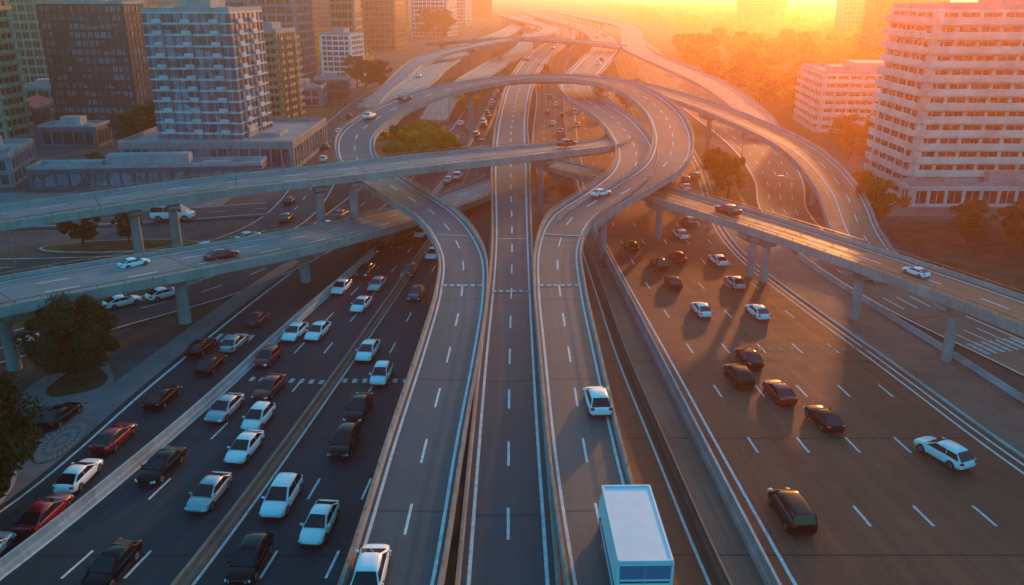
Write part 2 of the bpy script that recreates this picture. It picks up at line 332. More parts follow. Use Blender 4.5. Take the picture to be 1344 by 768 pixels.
make_deck(D,5,mD,'curving two lane concrete ramp looping over the central road',20)
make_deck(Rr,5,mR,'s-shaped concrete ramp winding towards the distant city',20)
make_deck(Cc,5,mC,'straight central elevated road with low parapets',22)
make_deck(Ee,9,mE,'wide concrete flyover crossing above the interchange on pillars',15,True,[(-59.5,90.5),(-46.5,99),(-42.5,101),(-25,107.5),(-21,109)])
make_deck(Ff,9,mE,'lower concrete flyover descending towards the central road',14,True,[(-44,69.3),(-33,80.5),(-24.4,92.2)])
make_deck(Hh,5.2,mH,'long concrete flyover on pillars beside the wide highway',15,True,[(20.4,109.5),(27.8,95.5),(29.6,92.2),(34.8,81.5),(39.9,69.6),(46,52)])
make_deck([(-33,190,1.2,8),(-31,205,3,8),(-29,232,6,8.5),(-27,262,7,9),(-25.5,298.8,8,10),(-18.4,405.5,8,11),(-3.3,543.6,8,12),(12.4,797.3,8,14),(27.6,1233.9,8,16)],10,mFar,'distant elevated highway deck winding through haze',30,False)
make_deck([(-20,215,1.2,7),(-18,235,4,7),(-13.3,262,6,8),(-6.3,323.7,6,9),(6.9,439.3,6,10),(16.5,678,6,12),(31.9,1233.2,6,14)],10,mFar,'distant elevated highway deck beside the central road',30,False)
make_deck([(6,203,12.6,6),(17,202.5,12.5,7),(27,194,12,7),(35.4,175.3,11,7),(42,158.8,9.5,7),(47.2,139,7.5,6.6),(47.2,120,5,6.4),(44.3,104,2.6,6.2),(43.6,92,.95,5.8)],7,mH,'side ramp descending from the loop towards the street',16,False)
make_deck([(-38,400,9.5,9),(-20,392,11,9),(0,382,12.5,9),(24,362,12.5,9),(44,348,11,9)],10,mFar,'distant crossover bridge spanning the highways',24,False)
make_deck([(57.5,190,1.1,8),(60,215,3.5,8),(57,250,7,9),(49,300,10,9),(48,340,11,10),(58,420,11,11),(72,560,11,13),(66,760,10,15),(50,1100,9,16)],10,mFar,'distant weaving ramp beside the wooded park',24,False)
make_deck([(-40,240,1.2,7),(-37,265,4,7),(-30,310,9.5,8),(-10,350,12.2,8),(12,410,12.5,9),(22,500,12,10),(12,640,11,12),(-10,860,10,14)],10,mFar,'distant curving ramp crossing over the far decks',26,False)
def onroad(x,y):
    if 26<y<300 and xat(FRL,y)-1<x<xat(LWALL,y)-1: return True
    if 26<y<290 and xat(LWALL,y)+1<x<xat(LMED,y)-1: return True
    if 26<y<300 and xat(LMED,y)+1<x<xat(LMED,y)+7: return True
    if 26<y<310 and xat(RWALL,y)+1<x<xat(RCURB,y)+.8: return True
    for P,W in GROUND_ROADS:
        d=np.hypot(P[:,0]-x,P[:,1]-y); i=d.argmin()
        if d[i]<W[i]/2+.8: return True
    return False
for di,dk in enumerate(DECKS):
    R,q=dk['R'],dk['q']; last=-1e9; off=dk['root'].location; cnt=0
    exp=None
    if dk['piers']: exp=[int(np.hypot(R[:,0]-a,R[:,1]-b).argmin()) for a,b in dk['piers']]
    for i in range(2,len(R)-1):
        x,y=R[i,:2]
        if exp is not None:
            if i not in exp and not (R[i,1]>112 and q[i]-last>16 and R[i,2]>3 and not onroad(x,y)): continue
        if exp is None or i not in exp:
            if q[i]-last<dk['sp'] or R[i,2]<2.6: continue
            ok=not onroad(x,y)
            if ok:
                for dj,o in enumerate(DECKS):
                    if dj==di: continue
                    d=np.hypot(o['R'][:,0]-x,o['R'][:,1]-y); k=d.argmin()
                    if d[k]<o['R'][k,3]/2+1.4 and o['R'][k,2]<R[i,2]: ok=False;break
            if not ok: continue
        last=q[i]; cnt+=1
        if cnt>40: break
        ang=math.atan2(dk['t'][i,1],dk['t'][i,0]); w=R[i,3]
        top=R[i,2]-1.15; mb=MB(); lx,ly=x-off[0],y-off[1]
        r=.62 if w>8 else .48
        mb.cyl((lx,ly,-.3),(lx,ly,top-.9),r,r*.92,16)
        c,s=math.cos(ang),math.sin(ang); hw=w*.42; th=.7
        def pt(a,b,zz): return (lx+a*c-b*s,ly+a*s+b*c,zz)
        vs=[]
        for a in (-th,th):
            vs+=[pt(a,-.7,top-1.1),pt(a,.7,top-1.1),pt(a,hw*.72,top-.4),pt(a,hw*.72,top+.06),pt(a,-hw*.72,top+.06),pt(a,-hw*.72,top-.4)]
        mb.add(vs,[(5,4,3,2,1,0),(6,7,8,9,10,11)]+[(j,(j+1)%6,6+(j+1)%6,6+j) for j in range(6)])
        newobj('pillar',mb.mesh('pillar',[M['conc']]),dk['root'])
# ------------------------------------------------------------ markings across roads
M['mark']=simple('worn_white_marking',(.45,.45,.45),.8,0,.4,2,spec=.2); M['fade']=simple('faded_marking',(.36,.20,.15),.8,0,.4,2,spec=.1)
def zebra(cx,cy,z,w,ang,n,stripe=.45,length=.9,mat='mark'):
    mb=MB(); c,s=math.cos(ang),math.sin(ang)
    for i in range(n):
        a=(i-(n-1)/2)*w/n; vs=[]
        for dx,dy in ((-1,-1),(1,-1),(1,1),(-1,1)):
            X=a+dx*stripe/2;Y_=dy*length/2; vs.append((cx+X*c-Y_*s,cy+X*s+Y_*c,z))
        mb.add(vs,[(0,1,2,3)])
    newobj('road_marking',mb.mesh('road_marking',[M[mat]]),kind='structure')
zebra(-4.75,75.5,5.56,4,0,6,.4,.6); zebra(-.1,75.5,4.96,3.9,0,6,.4,.6); zebra(4.5,75.5,5.57,4,0,6,.4,.6)
zebra(-6.75,91.5,5.97,4,-.24,1,3.9,.32); zebra(0,92.5,5.26,4,0,1,3.7,.32); zebra(5.7,90.3,6.32,4,-.2,1,4,.32)
zebra(-19.2,66.1,.042,8,-.1,9,.4,.8); zebra(-11.5,66.1,.045,7,0,8,.4,.8)
zebra(27.5,73,.060,13,0,13,.4,.8,'fade'); zebra(46.6,73.6,.108,6,.3,7,.45,2.6); zebra(-46,76.5,.09,7,.9,8,.45,2.2); zebra(-27.2,75.5,.056,4,-.1,5,.45,2)
# ------------------------------------------------------------ cars
def applied(me,arches,levels=1):
    o=bpy.data.objects.new('tmp',me); COL.objects.link(o)
    if levels: md=o.modifiers.new('s','SUBSURF'); md.levels=levels; md.render_levels=levels
    cuts=[]
    for c in arches:
        oc=bpy.data.objects.new('cut',c); COL.objects.link(oc); cuts.append(oc)
        b=o.modifiers.new('b','BOOLEAN'); b.object=oc; b.operation='DIFFERENCE'; b.solver='EXACT'
    dg=bpy.context.evaluated_depsgraph_get(); ev=o.evaluated_get(dg); out=bpy.data.meshes.new_from_object(ev)
    for x in [o]+cuts: bpy.data.objects.remove(x)
    return out
def vehicle_parts(L,W,H,belt,st,cab,clear=.22,wr=.33,wb=(.60,.60),roofw=.68):
    hw=W/2; mb=MB(); K=12; n=len(st)
    for y,wf,zt in st:
        w=hw*wf; zb=clear if abs(y)<.47 else clear+.12
        half=[(w*.80,zb),(w*.97,zb+.10),(w,zb+.32*(zt-zb)),(w,zb+.62*(zt-zb)),(w*.95,zt-.07),(w*.80,zt)]
        ring=half+[(-x,z) for x,z in half[::-1]]
        mb.v+=[(x,y*L,z) for x,z in ring]
    for i in range(n-1):
        for k in range(K): a=i*K+k;b=i*K+(k+1)%K; mb.f.append([a,b,b+K,a+K]); mb.m.append(0)
    mb.f.append(list(range(K))[::-1]); mb.m.append(0); mb.f.append(list(range((n-1)*K,n*K))); mb.m.append(0)
    me=mb.mesh('b',[]); cuts=[]
    yf=L*.5*wb[0]; yr=-L*.5*wb[1]
    for yy in (yf,yr):
        for sx in (-1,1):
            c=MB(); c.cyl((sx*(hw-.28),yy,wr),(sx*(hw+.2),yy,wr),wr*1.17,wr*1.17,20); cuts.append(c.mesh('c',[]))
    bm=applied(me,cuts,1)
    V=[tuple(v.co) for v in bm.vertices]; F=[list(p.vertices) for p in bm.polygons]
    body=MB(); body.add(V,F,0)
    rb,rt,ft,fb=[c*L for c in cab]; wbz=hw*.89; wrf=hw*roofw; roof=H
    def lerp(a,b,t): return a+(b-a)*t
    def xz(z): return wbz+(wrf-wbz)*(z-belt)/(roof-belt)
    rings=[]
    stn=[(rb,belt,1),(lerp(rb,rt,.5),lerp(belt,roof-.075,.5),.985),(rt,roof-.075,.94),(lerp(rt,ft,.22),roof-.022,.98),((rt+ft)/2,roof+.01,1),(lerp(rt,ft,.8),roof-.012,.98),(ft,roof-.06,.94),(lerp(fb,ft,.5),lerp(belt,roof-.06,.5),.985),(fb,belt,1)]
    for y,zt,kx in stn:
        zt2=max(zt-.15,belt); up=zt>belt+.05
        half=[(wbz,belt-.14),(xz(belt),belt),(xz(zt2),zt2),(xz(zt)*.97*kx if up else xz(zt)*.96,zt-(.065 if up else 0)),(xz(zt)*.82*kx,zt-(.014 if up else 0)),(xz(zt)*.45,zt+(.012 if up else 0))]
        rings.append([(x,y,z) for x,z in half]+[(-x,y,z) for x,z in half[::-1]])
    K2=12; vs=[p for r in rings for p in r]; fs=[]
    for i in range(len(rings)-1):
        for k in range(K2-1): a=i*K2+k; fs.append((a,a+1,a+1+K2,a+K2))
    body.add(vs,fs,0)
    body.box((0,0,clear+.02),(hw*.9,L*.27,.07),1)
    body.box((0,L*.485,clear+.16),(hw*.62,L*.02,.07),1); body.box((0,-L*.485,clear+.14),(hw*.66,L*.02,.06),1)
    parts={'body':[body]}
    def quad(pts,off,t=.0):
        m=MB(); p=[Vector(q) for q in pts]; nrm=(p[1]-p[0]).cross(p[3]-p[0]).normalized()
        if nrm.dot(off)<0: nrm=-nrm
        q=[a+nrm*.018 for a in p]+[a-nrm*.02 for a in p]
        m.add(q,[(0,1,2,3),(7,6,5,4)]+[(i,(i+1)%4,4+(i+1)%4,4+i) for i in range(4)],0); return m
    def slope(yb,yt,sg,rz):
        z0=lerp(belt,rz,.04); z1=lerp(belt,rz,.95)
        y0=lerp(yb,yt,.04);y1=lerp(yb,yt,.95)
        return quad([(-xz(z0)*.91,y0,z0),(xz(z0)*.91,y0,z0),(xz(z1)*.82,y1,z1),(-xz(z1)*.82,y1,z1)],Vector((0,sg,.6)))
    parts['windshield']=[slope(fb,ft,1,roof-.06)]; parts['rear_window']=[slope(rb,rt,-1,roof-.075)]
    sw=[]
    zz0=belt+.03; zz1=roof-.16
    yb0=lerp(fb,ft,.30); yt0=lerp(fb,ft,.93); midy=(rt+ft)/2-.02*L
    yb1=lerp(rb,rt,.34); yt1=lerp(rb,rt,.90)
    for s in (1,-1):
        for a0,a1,b0,b1 in ((yb0,yt0,midy+.035,midy+.035),(midy-.035,midy-.035,yb1,yt1)):
            sw.append(quad([(s*xz(zz0),a0,zz0),(s*xz(zz1),a1,zz1),(s*xz(zz1),b1,zz1),(s*xz(zz0),b0,zz0)],Vector((s,0,.1))))
    parts['side_window']=sw
    hz=st[-2][2]-.12; rz=st[1][2]-.14
    hl=[];tl=[];mir=[]
    for s in (1,-1):
        m=MB(); m.box((s*hw*.68,L*.462,hz),(hw*.20,.13,.075),0,-s*.4,.8,.7); hl.append(m)
        m=MB(); m.box((s*hw*.74,-L*.478,rz),(hw*.17,.08,.085),0,s*.25,.85,.8); tl.append(m)
        m=MB(); m.box((s*(hw*.90+.12),lerp(fb,ft,.30),belt+.07),(.10,.055,.06),0,0,.8,.8); mir.append(m)
    parts['headlight']=hl; parts['taillight']=tl; parts['mirror']=mir
    m=MB(); m.box((0,L*.487,hz-.07),(hw*.36,.04,.07),0); parts['grille']=[m]
    m=MB(); m.box((0,-L*.492,rz-.12),(.26,.02,.06),0); parts['number_plate']=[m]
    wh=[]
    for yy in (yf,yr):
        for sx in (1,-1):
            m=MB(); x0=sx*(hw-.02);x1=sx*(hw-.24)
            m.cyl((x1,yy,wr),(x0,yy,wr),wr,wr*.97,20,0); m.cyl((x0-sx*.02,yy,wr),(x0+sx*.012,yy,wr),wr*.66,wr*.6,14,1); m.cyl((x0,yy,wr),(x0+sx*.02,yy,wr),wr*.16,wr*.14,8,0)
            wh.append(m)
    parts['wheel']=wh
    return parts
PMATS={'body':['P','trim'],'windshield':['glass'],'rear_window':['glass'],'side_window':['glass'],'headlight':['hl'],'taillight':['tl'],'mirror':['P'],'grille':['trim'],'number_plate':['plate'],'wheel':['tyre','rim']}
def smooth_by_angle(me,body=True):
    me.polygons.foreach_set('use_smooth',[True]*len(me.polygons))
    try:
        me.set_sharp_from_angle(angle=math.radians(42))
    except Exception: pass
TYPES={}
def deftype(key,parts):
    hi=[]
    for pn,lst in parts.items():
        for m in lst:
            me=m.mesh(pn,[PM['white'] if k=='P' else M[k] for k in PMATS[pn]])
            if pn in('body','wheel'): smooth_by_angle(me)
            hi.append((pn,me,'P' in PMATS[pn]))
    allm=['P','trim','glass','hl','tl','plate','tyre','rim']; lo=MB()
    for pn,lst in parts.items():
        for m in lst:
            n=len(lo.v); lo.v+=m.v
            for f,mi in zip(m.f,m.m): lo.f.append([i+n for i in f]); lo.m.append(allm.index(PMATS[pn][mi]))
    lm=lo.mesh('car',[PM['white'] if k=='P' else M[k] for k in allm]); smooth_by_angle(lm)
    TYPES[key]=(hi,lm)
deftype('sedan',vehicle_parts(4.6,1.84,1.42,.92,[(-.5,.74,.84),(-.485,.86,.96),(-.42,.95,1.0),(-.2,1,.97),(.05,1,.95),(.24,.99,.93),(.37,.95,.87),(.45,.86,.78),(.49,.70,.66),(.5,.6,.58)],(-.445,-.22,.03,.265),.2,.335,(.60,.58),.67))
deftype('suv',vehicle_parts(4.7,1.9,1.64,1.02,[(-.5,.80,.94),(-.485,.90,1.04),(-.40,.98,1.07),(-.2,1,1.06),(.05,1,1.05),(.25,.99,1.03),(.38,.95,.98),(.455,.87,.89),(.49,.74,.78),(.5,.66,.68)],(-.48,-.34,.04,.27),.26,.38,(.60,.60),.71))
deftype('hatchback',vehicle_parts(4.1,1.74,1.48,.93,[(-.5,.82,.86),(-.48,.91,.97),(-.40,.97,.99),(-.2,1,.97),(.05,1,.95),(.26,.98,.93),(.38,.94,.87),(.455,.85,.78),(.49,.70,.68),(.5,.62,.60)],(-.47,-.31,.05,.30),.2,.32,(.61,.60),.69))
deftype('van',vehicle_parts(5.0,1.92,1.88,1.1,[(-.5,.88,1.0),(-.49,.95,1.13),(-.40,1,1.14),(-.2,1,1.14),(.05,1,1.13),(.25,.99,1.10),(.38,.95,1.02),(.455,.88,.92),(.5,.74,.74)],(-.49,-.44,.14,.34),.24,.35,(.62,.60),.79))
def car(kind,colr,x,y,z,deg,group,extra='',s=None):
    hi,lo=TYPES[kind]; d=math.hypot(x,y)
    nm={'sedan':'sedan_car','suv':'suv_car','hatchback':'hatchback_car','van':'passenger_van'}[kind]
    kindw={'sedan':'sedan','suv':'suv','hatchback':'hatchback','van':'passenger van'}[kind]
    lab=f'{colr} {kindw} driving {extra}'.strip()
    jit=random.uniform(-1.2,1.2); rot=math.radians(deg+jit)
    sc=(s or float(np.interp(y,[60,85,130],[.91,.84,.82])))*random.uniform(.98,1.02)
    if d>135:
        o=newobj(nm,lo,loc=(x,y,z),rot=rot,label=lab,cat='van' if kind=='van' else 'car',group=group)
        o.material_slots[0].link='OBJECT'; o.material_slots[0].material=PM[colr]; o.scale=(sc,)*3; return
    root=newobj(nm,None,loc=(x,y,z),rot=rot,label=lab,cat='van' if kind=='van' else 'car',group=group); root.empty_display_size=.3; root.scale=(sc,)*3
    for pn,me,p in hi:
        o=newobj(pn,me,root)
        if p: o.material_slots[0].link='OBJECT'; o.material_slots[0].material=PM[colr]
W_,S_,B_,G_,R_,RR,BL='white','silver','black','grey','dark red','red','dark blue'
g1='cars queuing on the highway'; e1='on the highway beside the concrete median'
LO=[(-20.2,48.1,-6,'sedan',S_),(-19.6,54,-8,'sedan',W_),(-23,60.1,-9,'sedan',S_),(-19.9,58.6,-8,'hatchback',W_),(-24.7,51.4,-10,'sedan',B_),(-23.3,40.5,-7,'sedan',B_),(-20.5,63.9,-9,'sedan',R_),(-22.3,70.1,-9,'hatchback',R_),(-21.3,76.1,-10,'sedan',W_),(-19.1,76.3,-9,'sedan',W_),(-19.3,89.4,-8,'sedan',W_),(-16.1,83.8,-8,'sedan',W_),(-17.5,95.5,-8,'sedan',BL),(-15.4,90.4,-7,'sedan',S_),(-17.6,105,-10,'sedan',R_),(-14.9,106.5,-8,'suv',B_),(-12.6,112,-9,'sedan',W_),(-15.4,119,-9,'sedan',S_),(-12,124,-9,'sedan',B_)]
for x,y,a,k,c in LO: car(k,c,x,y,.03,a+180,g1,e1)
LI=[(-15.2,47.5,-4,'suv',W_),(-12.1,44.7,-4,'sedan',W_),(-15.4,41,-4,'suv',B_),(-12.4,54.7,-4,'suv',B_),(-12.3,60.1,-5,'sedan',B_),(-11.4,66.4,-3,'hatchback',W_),(-13.4,71.5,-5,'sedan',W_),(-10.1,102.1,-5,'sedan',W_),(-12.3,95.4,-6,'sedan',G_),(-10.6,87.4,-5,'sedan',BL)]
for x,y,a,k,c in LI: car(k,c,x,y,.04,a+180,g1,'between the median and the elevated ramp')
FR=[(-29.9,50.2,-4,'sedan',W_),(-29.8,55.4,-6,'sedan',R_),(-29.9,45.7,-6,'sedan',R_),(-31.4,41.6,-4,'sedan',S_),(-35.6,58.9,-8,'sedan',B_),(-28.8,62.1,-6,'sedan',B_),(-29.2,72.4,-7,'sedan',B_),(-27,68.5,-5,'sedan',B_),(-26.4,73.4,-5,'sedan',S_),(-25.9,79.5,-5,'hatchback',BL)]
for x,y,a,k,c in FR: car(k,c,x,y,.05,a,'cars on the frontage road','on the frontage road beside the pale barrier')
K=[(-41.9,84.5,-45,'sedan',W_),(-38.4,87,-42,'sedan',W_),(-39.6,105,-60,'sedan',W_),(-35.9,110,-30,'sedan',W_),(-33.3,120.1,0,'sedan',G_),(-35.5,130.5,5,'sedan',B_),(-26.4,115.9,-10,'sedan',W_),(-25.6,122,-10,'sedan',G_),(-26.8,107.5,-8,'sedan',W_),(-37.6,166,8,'sedan',W_),(-40,180,8,'sedan',G_),(-41.3,201.1,6,'sedan',W_),(-36,150,6,'hatchback',W_),(-43,225,3,'suv',B_),(-44.6,260,0,'sedan',W_),(-42,300,-2,'sedan',S_)]
for x,y,a,k,c in K: car(k,c,x,y,.1,a,'cars on the side streets','along the curving street under the flyover')
car('van',W_,-50,120.3,.16,-86,'cars on the side streets','along the curving street under the flyover',1.25)
car('sedan',R_,-30,82.8,5.9,-39,'cars on the flyovers','along the lower flyover deck',.8); car('sedan',W_,-37.2,78.6,6.45,-41,'cars on the flyovers','along the lower flyover deck',.65)
car('sedan',RR,26.2,99.2,6.52,28,'cars on the flyovers','along the long side flyover',.82); car('sedan',W_,38.0,74.8,6.82,24,'cars on the flyovers','along the long side flyover',.6)
car('sedan',RR,8.4,128.2,9.65,-42,'cars on the flyovers','along the high crossing flyover',.8)
car('hatchback',W_,-7.0,34.5,4.52,0,'cars on the elevated roads','up the elevated curving ramp',.93); car('hatchback',W_,5.9,51.9,4.92,2,'cars on the elevated roads','up the elevated curving ramp',.93)
car('sedan',W_,11.3,104.4,7.5,-48,'cars on the elevated roads','round the curving ramp bend',.65)
RT=[(19.7,66.1,5,'suv',B_),(21.6,69.9,5,'sedan',B_),(22.3,63.0,5,'sedan',RR),(24.4,58.4,8,'sedan',B_),(31.2,53.1,24,'suv',W_),(17.9,45.9,4,'van',B_),(19.9,82.3,5,'sedan',W_),(25.6,81.6,7,'sedan',W_),(18.5,91,4,'sedan',B_),(25.6,91,7,'sedan',S_),(18.0,98.0,4,'sedan',B_),(20.8,100.8,6,'sedan',R_),(25.6,99.5,8,'sedan',W_),(15.6,105.5,4,'sedan',B_),(23.2,111.2,7,'sedan',W_),(25.6,118,8,'sedan',G_)]
for x,y,a,k,c in RT: car(k,c,x,y,.06,a,'cars on the wide highway','away along the wide sunlit highway')
FARC=[(-12.9,213.1),(-10.5,204.6),(-8.3,195.6),(-6.7,185.3),(-12.8,190.3),(-13.2,176),(-9.9,176),(-13.8,163.6),(-9.9,149.5),(-14.6,156.3),(-11.3,146.3),(12,268.5),(13,250.1),(9.7,233.9),(13.4,226.6),(10.2,213.1),(11.5,201.1),(34.9,167.6),(31.3,156.3),(33,149.5),(33.4,171.7),(37.2,185.3),(30.8,146.3),(28.1,146.3),(29.6,140.2)]
cc=[W_,B_,S_,G_,W_,R_,B_,W_]
for i,(x,y) in enumerate(FARC): car(['sedan','sedan','suv'][i%3],cc[i%8],x,y,.12,-4,'distant cars on the highway','in distant traffic through the haze')
for i in range(90):
    y=random.uniform(140,290); c=random.choice(cc)
    if i%2: x=xat(LWALL,y)+.25*(xat(LMED,y)-xat(LWALL,y))*random.choice([1,2,3])
    else: x=xat(RWALL,y)+random.choice([2,5.5,9,12.5,16])*(xat(RCURB,y)-xat(RWALL,y))/19
    if all(math.hypot(x-a,y-b)>6 for a,b in FARC):
        FARC.append((x,y)); car(random.choice(['sedan','suv','hatchback']),c,x,y,.07,-6,'distant cars on the highway','in distant traffic through the haze')
for dk,n in ((1,8),(0,5),(2,6),(6,6),(7,6)):
    R=DECKS[dk]['R'];t=DECKS[dk]['t'];nn=DECKS[dk]['nn']
    for j in range(n):
        i=random.randrange(int(len(R)*(.25 if dk<3 else .05)),int(len(R)*.6)); o=random.choice([-1,1])*R[i,3]*.2
        if R[i,1]<150 : continue
        car('sedan',random.choice(cc),R[i,0]+nn[i,0]*o,R[i,1]+nn[i,1]*o,R[i,2]+.02,math.degrees(math.atan2(-t[i,0],t[i,1])),'distant cars on the elevated roads','on a distant elevated road deck')
# box truck
tr=newobj('box_truck',None,loc=(5.9,34.4,4.52),rot=.02,label='white box truck with blue rear trim driving up ramp',cat='truck')
M['tbox']=simple('white_truck_panel',(.66,.80,.86),.42,0,.06,.8); M['tblue']=simple('blue_truck_livery',(.04,.20,.36),.25,0,.1,2); M['tred']=simple('red_truck_livery',(.5,.05,.04),.4,0,.1,2)
mb=MB(); hw=1.22; y0,y1=-3.3,2.7; z0,z1=.95,3.55
mb.box((0,(y0+y1)/2,(z0+z1)/2),(hw,(y1-y0)/2,(z1-z0)/2),0)
newobj('cargo_box',mb.mesh('cargo_box',[M['tbox']]),tr)
mb=MB()
for sx in (-1,1): mb.box((sx*(hw-.02),(y0+y1)/2,z1+.015),(.05,(y1-y0)/2+.03,.05)); mb.box((sx*(hw-.0),y0-.01,(z0+z1)/2),(.05,.05,(z1-z0)/2-.05)); 
mb.box((0,y0-.01,z1+.01),(hw-.07,.05,.055)); mb.box((0,y0-.01,z0-.02),(hw,.06,.08)); mb.box((0,y1,z1+.01),(hw-.07,.05,.055))
newobj('frame_trim',mb.mesh('frame_trim',[M['tbox']]),tr)
for s in (-1,1):
    mb=MB(); mb.box((s*hw*.47,y0-.025,(z0+z1)/2),(hw*.455,.025,(z1-z0)/2-.08),0); mb.box((s*hw*.475,y0-.055,2.98),(hw*.46,.006,.36),1); mb.box((s*hw*.47,y0-.055,2.45),(hw*.45,.006,.05),2); mb.box((s*hw*.47,y0-.055,1.3),(hw*.45,.006,.12),2)
    mb.cyl((s*.12,y0-.08,1.1),(s*.12,y0-.08,2.4),.02,.02,6,0)
    newobj('rear_door',mb.mesh('rear_door',[M['tbox'],M['tblue'],M['tred']]),tr)
    mb=MB(); mb.box((s*(hw+.012),-.2,1.5),(.008,2.5,.16),0); newobj('side_stripe',mb.mesh('side_stripe',[M['tblue']]),tr)
    mb=MB(); mb.box((s*hw*.82,y0-.02,.72),(.14,.05,.1)); newobj('taillight',mb.mesh('taillight',[M['tl']]),tr)
mb=MB(); mb.box((0,-.1,.72),(.45,3.1,.14)); mb.box((0,y0+.05,.5),(hw*.85,.05,.07)); newobj('chassis',mb.mesh('chassis',[M['trim']]),tr)
mb=MB(); pr=[(2.85,.5),(2.85,2.35),(3.1,2.5),(4.05,2.42),(4.55,1.55),(4.8,1.35),(4.85,.5)]
vs=[(sx*1.05*(1 if z<1.7 else .94),y,z) for sx in (-1,1) for y,z in pr]; n=len(pr)
mb.add(vs,[tuple(range(n)),tuple(range(n,2*n))[::-1]]+[(i,i+n,(i+1)%n+n,(i+1)%n) for i in range(n)],0); newobj('cab',mb.mesh('cab',[M['tbox']]),tr)
mb=MB(); mb.add([(-.9,4.52,1.68),(.9,4.52,1.68),(.86,4.16,2.34),(-.86,4.16,2.34)],[(0,1,2,3)]); newobj('windshield',mb.mesh('windshield',[M['glass']]),tr)
for yy in (-2.1,3.8):
    for sx in (-1,1):
        mb=MB(); mb.cyl((sx*.75,yy,.42),(sx*1.1,yy,.42),.42,.41,20,0); mb.cyl((sx*1.08,yy,.42),(sx*1.12,yy,.42),.25,.22,14,1); newobj('wheel',mb.mesh('wheel',[M['tyre'],M['rim']],False),tr)
# ------------------------------------------------------------ trees
def leafmat(name,a,b_,tr=.35):
    m,nt,b=nmat(name); g=G(nt); pos=g.n('ShaderNodeTexCoord').outputs['Object']; oi=g.n('ShaderNodeObjectInfo').outputs['Random']
    f=g.ramp(g.noise(pos,.9,3),.3,.7); c=g.mix(f,a,b_); c=g.mix(g.math('MULTIPLY',oi,.45),c,tuple(x*1.5 for x in b_))
    nt.nodes.remove(b); d=g.n('ShaderNodeBsdfDiffuse'); t=g.n('ShaderNodeBsdfTranslucent'); mx=g.n('ShaderNodeMixShader'); mx.inputs[0].default_value=tr
    g.l(c,d.inputs[0]); g.l(c,t.inputs[0]); g.l(d.outputs[0],mx.inputs[1]); g.l(t.outputs[0],mx.inputs[2]); g.l(mx.outputs[0],nt.nodes['Material Output'].inputs[0]); return m
M['leafd']=leafmat('dark_green_foliage',(.012,.03,.012),(.03,.065,.024),.25)
M['leaf']=leafmat('green_foliage',(.02,.04,.014),(.05,.10,.03)); M['leafy']=leafmat('yellow_green_foliage',(.18,.18,.012),(.42,.40,.03),.6); M['leafo']=leafmat('autumn_orange_foliage',(.20,.09,.012),(.42,.20,.03),.55)
M['bark']=simple('bark',(.06,.045,.035),.95,0,.3,3)
def leaves(centers,radii,per,size):
    n=len(centers)*per; c=np.repeat(centers,per,0); r=np.repeat(radii,per)
    d=rng.normal(size=(n,3)); d/=np.linalg.norm(d,axis=1)[:,None]; rad=r*rng.uniform(.55,1.08,n)
    p=c+d*rad[:,None]*np.array([1,1,.8]); a=rng.normal(size=(n,3)); a-= (a*d).sum(1)[:,None]*d*.6; a/=np.linalg.norm(a,axis=1)[:,None]
    b=np.cross(d+rng.normal(size=(n,3))*.5,a); b/=np.linalg.norm(b,axis=1)[:,None]; s=size*rng.uniform(.6,1.3,n)[:,None]
    V=np.stack([p-a*s,p-b*s*.6,p+a*s,p+b*s*.6],1).reshape(-1,3); return V
def tree_meshes(seed,H,R,leafm,per=130,nc=30,size=.2,zc_=.62,zr=.33):
    rs=np.random.default_rng(seed); cs=[];rr=[]
    for i in range(nc):
        z=rs.uniform(-.85,1); rad=math.sqrt(max(.05,1-z*z*.85))*rs.uniform(.35,1.0); a=rs.uniform(0,6.28)
        cs.append((R*rad*math.cos(a),R*rad*math.sin(a),H*zc_+z*H*zr)); rr.append(R*rs.uniform(.16,.34))
    V=leaves(np.array(cs),np.array(rr),per,size); me=bpy.data.meshes.new('crown'); n=len(V)//4
    me.from_pydata(V.tolist(),[],np.arange(n*4).reshape(-1,4).tolist()); me.materials.append(leafm)
    mb=MB(); mb.cyl((0,0,-.1),(.1,.05,H*.45),R*.09,R*.055,8)
    for i in range(7):
        c=cs[i*3%nc]; mb.cyl((.08,.04,H*.28+.03*i*H*.3),(c[0]*.8,c[1]*.8,c[2]),R*.04,R*.012,5)
    return mb.mesh('trunk',[M['bark']]),me
TM=[tree_meshes(1,6.5,3.3,M['leafd'],330,76,.13,.56,.40),tree_meshes(2,6,2.8,M['leaf'],170,36,.18,.58,.36),tree_meshes(3,5.5,2.6,M['leafy'],140,30,.2),tree_meshes(4,8,3.2,M['leaf'],130,28,.22),tree_meshes(5,5.5,2.7,M['leafo'],140,30,.2)]
def tree(x,y,k,s,label,group=None,z=0):
    t,c=TM[k]; r=newobj('tree',None,loc=(x,y,z),rot=random.uniform(0,6.28),label=label,cat='tree',group=group); r.scale=(s*random.uniform(.9,1.1),s*random.uniform(.9,1.1),s*random.uniform(.88,1.12))
    newobj('trunk',t,r); newobj('crown',c,r)
tree(-37.9,66.5,0,1.1,'round dark green tree on a grass island by the road'); tree(-34.9,46.4,0,1.3,'large dense dark tree at the roadside pavement'); tree(-38.5,51.5,0,1.0,'dense dark green tree at the roadside pavement')
for x,y,s in ((-19,157,1.4),(-15.6,163,1.3),(-21.5,164,1.4),(-18,169,1.3),(-21,153,1.1),(-15.8,171,1.2),(-13,166,1.1)): tree(x,y,2,s,'yellow green tree inside the loop of the ramp','trees inside the ramp loop')
